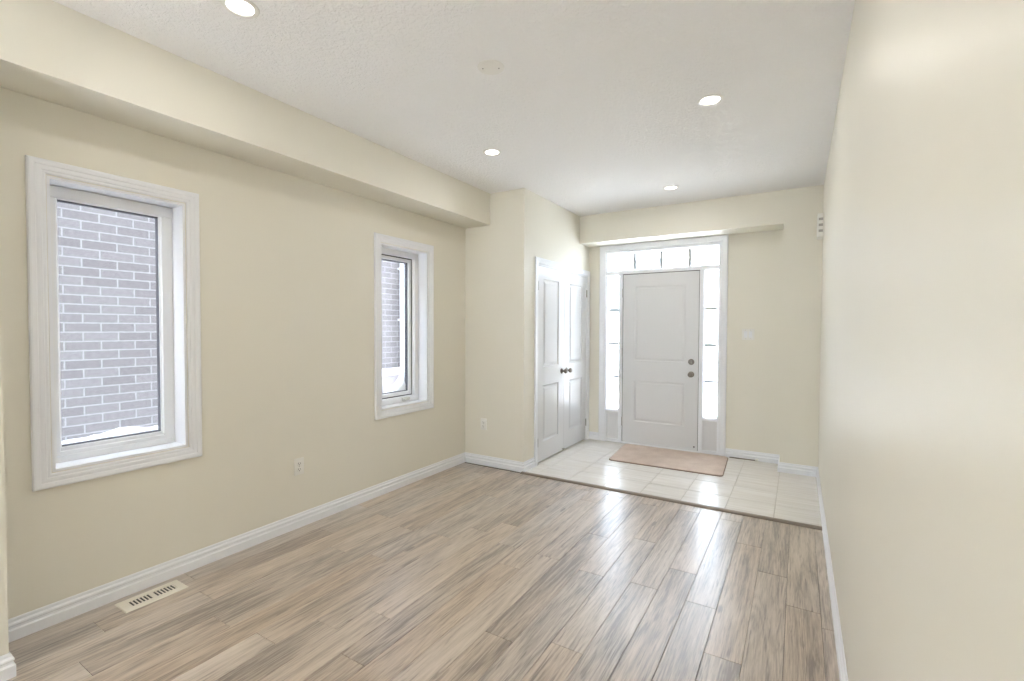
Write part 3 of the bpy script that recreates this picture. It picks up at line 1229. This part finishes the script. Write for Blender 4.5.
outlet((XL, 1.993, 0.422), lambda a, c, t: (XL+t, 1.993+a, 0.422+c), 'white outlet plate on the left wall between the two windows')
outlet((-2.703, YA, 0.415), lambda a, c, t: (-2.703+a, YA-t, 0.415+c), 'white outlet plate on the short return wall beside the closet')

sx, sz = -0.455, 1.326
r = empty('light_switch', (sx, YD, sz))
tag(r, 'white double light switch plate right of the front door', 'light switch')
b = NB()
box(b, sx-0.059, sx+0.059, YD-0.0065, YD, sz-0.058, sz+0.058, 0.003)
obj('cover_plate', b, M['plastic'], r, smooth=40)
for dx in (-0.023, 0.023):
    b = NB()
    box(b, sx+dx-0.0165, sx+dx+0.0165, YD-0.009, YD-0.004, sz-0.033, sz+0.033, 0.002)
    rk = obj('rocker', b, M['vinyl'], r, smooth=40)
    for dz in (-0.046, 0.046):
        b = NB()
        lathe(b, [(0, 0), (0.003, 0), (0.0025, 0.0012), (0, 0.0014)], (sx+dx, YD-0.0062, sz+dz), (0, -1, 0), 10)
        obj('screw', b, M['screw'], r)

cy0, cy1, cz0, cz1 = 5.00, 5.17, 2.205, 2.410
r = empty('door_chime', (XR, (cy0+cy1)/2, cz0))
tag(r, 'white slotted door chime box high on the right wall near the entry pier', 'door chime')
b = NB()
box(b, XR-0.048, XR, cy0, cy1, cz0, cz1, 0.008, 3)
obj('body', b, M['plastic'], r, smooth=40)
for k in range(3):
    zz = cz0+0.050+0.052*k
    b = NB()
    box(b, XR-0.038, XR-0.006, cy0-0.0015, cy0+0.004, zz-0.011, zz+0.011, 0.001)
    obj('sound_slot', b, M['screw'], r)

# ------------------------------------------------------------------ floor register
rx0, rx1, ry0, ry1 = -2.878, -2.744, 0.942, 1.216
r = empty('floor_register', ((rx0+rx1)/2, (ry0+ry1)/2, 0))
tag(r, 'ivory louvred floor vent set in the planks below the nearer window', 'floor vent')
b = NB()
sweep(b, [(rx0, ry0), (rx0, ry1), (rx1, ry1), (rx1, ry0)], [(0, 0), (0, 0.0012), (-0.004, 0.0045), (-0.036, 0.0050), (-0.036, 0)], fl(0), closed=True, side=1)
box(b, rx0+0.03, rx1-0.03, (ry0+ry1)/2-0.006, (ry0+ry1)/2+0.006, 0.001, 0.0048)
obj('face_plate', b, M['ivory'], r)
b = NB()
box(b, rx0+0.034, rx1-0.034, ry0+0.034, ry1-0.034, 0.0002, 0.0010)
obj('duct_opening', b, M['slot'], r)
n = 14
for k in range(n):
    yy = ry0+0.040+(ry1-ry0-0.080)*k/(n-1)
    b = NB()
    box(b, rx0+0.032, rx1-0.032, yy-0.0032, yy+0.0032, 0.0012, 0.0046, 0.0008, 1)
    obj('louvre', b, M['ivory'], r)

# ------------------------------------------------------------------ door mat
cor = [(-1.752, 5.478), (-1.688, 4.712), (-0.582, 4.735), (-0.622, 5.488)]


def rounded(pts, rad, n=6):
    out = []
    for i in range(len(pts)):
        p0, p1, p2 = Vector(pts[i-1]), Vector(pts[i]), Vector(pts[(i+1) % len(pts)])
        d0, d2 = (p0-p1).normalized(), (p2-p1).normalized()
        for k in range(n+1):
            u = k/n
            a = p1+d0*rad
            c = p1+d2*rad
            out.append((a*(1-u)**2+p1*2*u*(1-u)+c*u*u))
    return out


r = empty('door_mat', (-1.165, 5.10, TILE))
tag(r, 'beige rectangular door mat on the tiles in front of the front door', 'door mat')
b = NB()
rings = []
for inset, z in ((0.0, TILE+0.0005), (0.0, TILE+0.006), (0.006, TILE+0.008), (0.010, TILE+0.008)):
    c = Vector((-1.165, 5.10))
    ring = []
    for p in rounded(cor, 0.05):
        d = (c-p).normalized()
        ring.append(b.verts.new((p.x+d.x*inset, p.y+d.y*inset, z)))
    rings.append(ring)
for A, B in zip(rings, rings[1:]):
    for k in range(len(A)):
        l = (k+1) % len(A)
        b.faces.new((A[k], A[l], B[l], B[k]))
b.faces.new(rings[0])
b.faces.new(rings[-1])
bmesh.ops.recalc_face_normals(b, faces=b.faces[:])
obj('binding', b, M['rug_edge'], r)
b = NB()
rings = []
for inset, z in ((0.007, TILE+0.006), (0.007, TILE+0.011), (0.014, TILE+0.0135), (0.03, TILE+0.014)):
    c = Vector((-1.165, 5.10))
    ring = []
    for p in rounded(cor, 0.05):
        d = (c-p).normalized()
        ring.append(b.verts.new((p.x+d.x*inset, p.y+d.y*inset, z)))
    rings.append(ring)
for A, B in zip(rings, rings[1:]):
    for k in range(len(A)):
        l = (k+1) % len(A)
        b.faces.new((A[k], A[l], B[l], B[k]))
b.faces.new(rings[0])
b.faces.new(rings[-1])
bmesh.ops.recalc_face_normals(b, faces=b.faces[:])
obj('pile', b, M['rug'], r, smooth=60)

# ------------------------------------------------------------------ door stop lying along the baseboard
dy = YD-0.026
r = empty('door_stop', (-0.50, dy, TILE))
tag(r, 'thin dark door stop rod with a white tip along the baseboard by the mat', 'door stop')
b = NB()
tube(b, (-0.615, dy, TILE+0.006), (-0.365, dy, TILE+0.008), 0.0058, seg=12)
obj('rod', b, M['nickel'], r, smooth=40)
b = NB()
lathe(b, [(0, 0), (0.011, 0), (0.013, 0.006), (0.013, 0.022), (0.010, 0.028), (0, 0.029)], (-0.368, dy-0.002, TILE+0.0135), (1, 0, 0), 18)
obj('rubber_tip', b, M['plastic'], r, smooth=40)

# ------------------------------------------------------------------ unseen patio window added behind the viewer for fill light
pw = empty('window_3', ((BW[0]+BW[1])/2, YB, BW[2]))
tag(pw, 'wide white patio window added behind the viewer for fill light', 'window', None, 'structure')
b = NB()
sweep(b, rect(*BW), [(0.06, 0.018), (0.06, 0), (-0.04, 0), (-0.04, -0.08), (-0.05, -0.08), (-0.05, 0.006), (0, 0.012)], lambda a, c, t: (a, YB+t, c), closed=True, side=1)
box(b, (BW[0]+BW[1])/2-0.03, (BW[0]+BW[1])/2+0.03, YB-0.08, YB-0.01, BW[2]+0.04, BW[3]-0.04)
obj('window_frame', b, M['vinyl'], pw)
b = NB()
box(b, BW[0]+0.03, BW[1]-0.03, YB-0.055, YB-0.050, BW[2]+0.03, BW[3]-0.03)
obj('glass', b, M['glass'], pw)
portal('patio_daylight', ((BW[0]+BW[1])/2, YB-0.10, (BW[2]+BW[3])/2), (0, 1, 0), BW[1]-BW[0]-0.1, BW[3]-BW[2]-0.1)

# ------------------------------------------------------------------ outdoors
XN = -5.40
GZ = -0.35
b = NB()
box(b, -60, 60, -40, 80, GZ-0.4, GZ)
gs = obj('ground', b, M['snow'])
tag(gs, 'snow-covered ground outdoors', 'ground', None, 'structure')
nb = empty('neighbouring_house', (XN, 3.0, GZ))
tag(nb, 'grey-brown brick side of the neighbouring house seen through both side windows', 'house')
b = NB()
box(b, XN-0.3, XN, -7, 12, GZ, 5.6)
obj('brick_wall', b, M['brick'], nb)
b = NB()
box(b, XN-0.05, XN+0.018, 4.55, 11.5, GZ, 0.66)
obj('foundation', b, M['foundation'], nb)
b = NB()
box(b, XN-0.05, XN+0.10, 4.50, 11.5, 0.66, 0.765, 0.008)
obj('stone_ledge', b, M['ledge'], nb)
b = NB()
box(b, XN+0.02, XN+0.10, 5.42, 5.52, GZ+0.15, 2.35, 0.01)
for zz in (0.5, 1.5, 2.3):
    box(b, XN, XN+0.105, 5.40, 5.54, zz, zz+0.03)
box(b, XN+0.02, XN+0.10, 5.42, 5.52, 2.34, 5.4, 0.01)
obj('downspout', b, M['alu'], nb)
b = NB()
box(b, XN-3, XN+0.35, -7.2, 12.2, 5.6, 5.75)
v0 = [b.verts.new(p) for p in ((XN+0.35, -7.2, 5.75), (XN+0.35, 12.2, 5.75), (XN-3, 12.2, 7.2), (XN-3, -7.2, 7.2), (XN-3, -7.2, 5.75), (XN-3, 12.2, 5.75))]
for f in ((0, 1, 2, 3), (0, 3, 4), (1, 5, 2), (3, 2, 5, 4)):
    b.faces.new([v0[i] for i in f])
bmesh.ops.recalc_face_normals(b, faces=b.faces[:])
obj('roof', b, M['roof'], nb)

# porch slab and the street side
b = NB()
box(b, -2.6, 0.4, YD+0.2, YD+1.7, GZ, -0.12, 0.01)
tag(obj('porch_slab', b, M['snow']), 'snowy porch slab outside the front door', 'porch', None, 'structure')
hs = empty('facing_house', (3, 26, GZ))
tag(hs, 'blue-grey house across the street seen faintly through the entry glass', 'house')
b = NB()
box(b, -9.5, -4.2, 24, 32, GZ, 5.0)
obj('wall', b, M['siding'], hs)
b = NB()
v0 = [b.verts.new(p) for p in ((-9.9, 23.6, 4.9), (-3.8, 23.6, 4.9), (-3.8, 32.4, 4.9), (-9.9, 32.4, 4.9), (-6.85, 23.6, 7.0), (-6.85, 32.4, 7.0))]
for f in ((0, 1, 4), (1, 2, 5, 4), (2, 3, 5), (3, 0, 4, 5), (0, 3, 2, 1)):
    b.faces.new([v0[i] for i in f])
obj('roof', b, M['roof'], hs)
for x0, z0, ww, h in ((-9.0, 3.0, 1.2, 1.2), (-6.2, 3.0, 1.2, 1.2), (-6.3, 0.6, 1.4, 1.4)):
    b = NB()
    sweep(b, rect(x0, x0+ww, z0, z0+h), [(0, 0), (0, 0.05), (-0.09, 0.05), (-0.09, 0)], lambda a, c, t: (a, 24-t, c), closed=True, side=1)
    f_ = obj('window', b, M['alu'], hs)
    b = NB()
    box(b, x0+0.05, x0+ww-0.05, 23.97, 24.0, z0+0.05, z0+h-0.05)
    obj('pane', b, M['pane_dark'], f_)
b = NB()
box(b, -9.2, -6.8, 23.93, 24.0, GZ, 2.0, 0.02)
for k in range(4):
    box(b, -9.1, -6.9, 23.90, 23.95, GZ+0.1+0.57*k, GZ+0.60+0.57*k, 0.02)
obj('garage_door', b, M['alu'], hs)

tr = empty('bare_tree', (-3.6, 14.5, GZ))
tag(tr, 'bare winter tree seen faintly through the transom', 'tree')
b = NB()


def branch(p, d, ln, r, depth):
    q = p+d*ln
    tube(b, p, q, r, r*0.7, 7)
    if depth == 0:
        return
    for _ in range(3 if depth > 1 else 2):
        nd = (d+Vector((random.uniform(-.8, .8), random.uniform(-.8, .8), random.uniform(-.1, .6)))).normalized()
        branch(p+d*ln*random.uniform(0.55, 1.0), nd, ln*random.uniform(.55, .75), r*0.6, depth-1)


branch(Vector((-3.6, 14.5, GZ)), Vector((0.03, 0, 1)).normalized(), 2.4, 0.11, 4)
obj('trunk', b, M['bark'], tr)

sh = empty('evergreen_shrub', (-1.15, 9.2, GZ))
tag(sh, 'small evergreen shrub outside the right sidelight', 'shrub')
b = NB()
tube(b, (-1.15, 9.2, GZ), (-1.15, 9.2, 0.3), 0.03, 0.015)
obj('stem', b, M['bark'], sh)
b = NB()
for k in range(500):
    h = random.random()
    a = random.uniform(0, 2*math.pi)
    rr = (1-h)*0.34*math.sqrt(random.random())+0.02
    c = Vector((-1.15+rr*math.cos(a), 9.2+rr*math.sin(a), GZ+0.1+0.65*h))
    d = Vector((math.cos(a), math.sin(a), random.uniform(-.2, .5)))*0.09
    s_ = Vector((-math.sin(a), math.cos(a), 0))*0.018
    up = Vector((0, 0, 0.012))
    v4 = [b.verts.new(c-s_), b.verts.new(c+s_), b.verts.new(c+d), b.verts.new(c+up)]
    b.faces.new((v4[0], v4[1], v4[2]))
    b.faces.new((v4[0], v4[2], v4[3]))
    b.faces.new((v4[1], v4[3], v4[2]))
obj('foliage', b, M['needles'], sh)
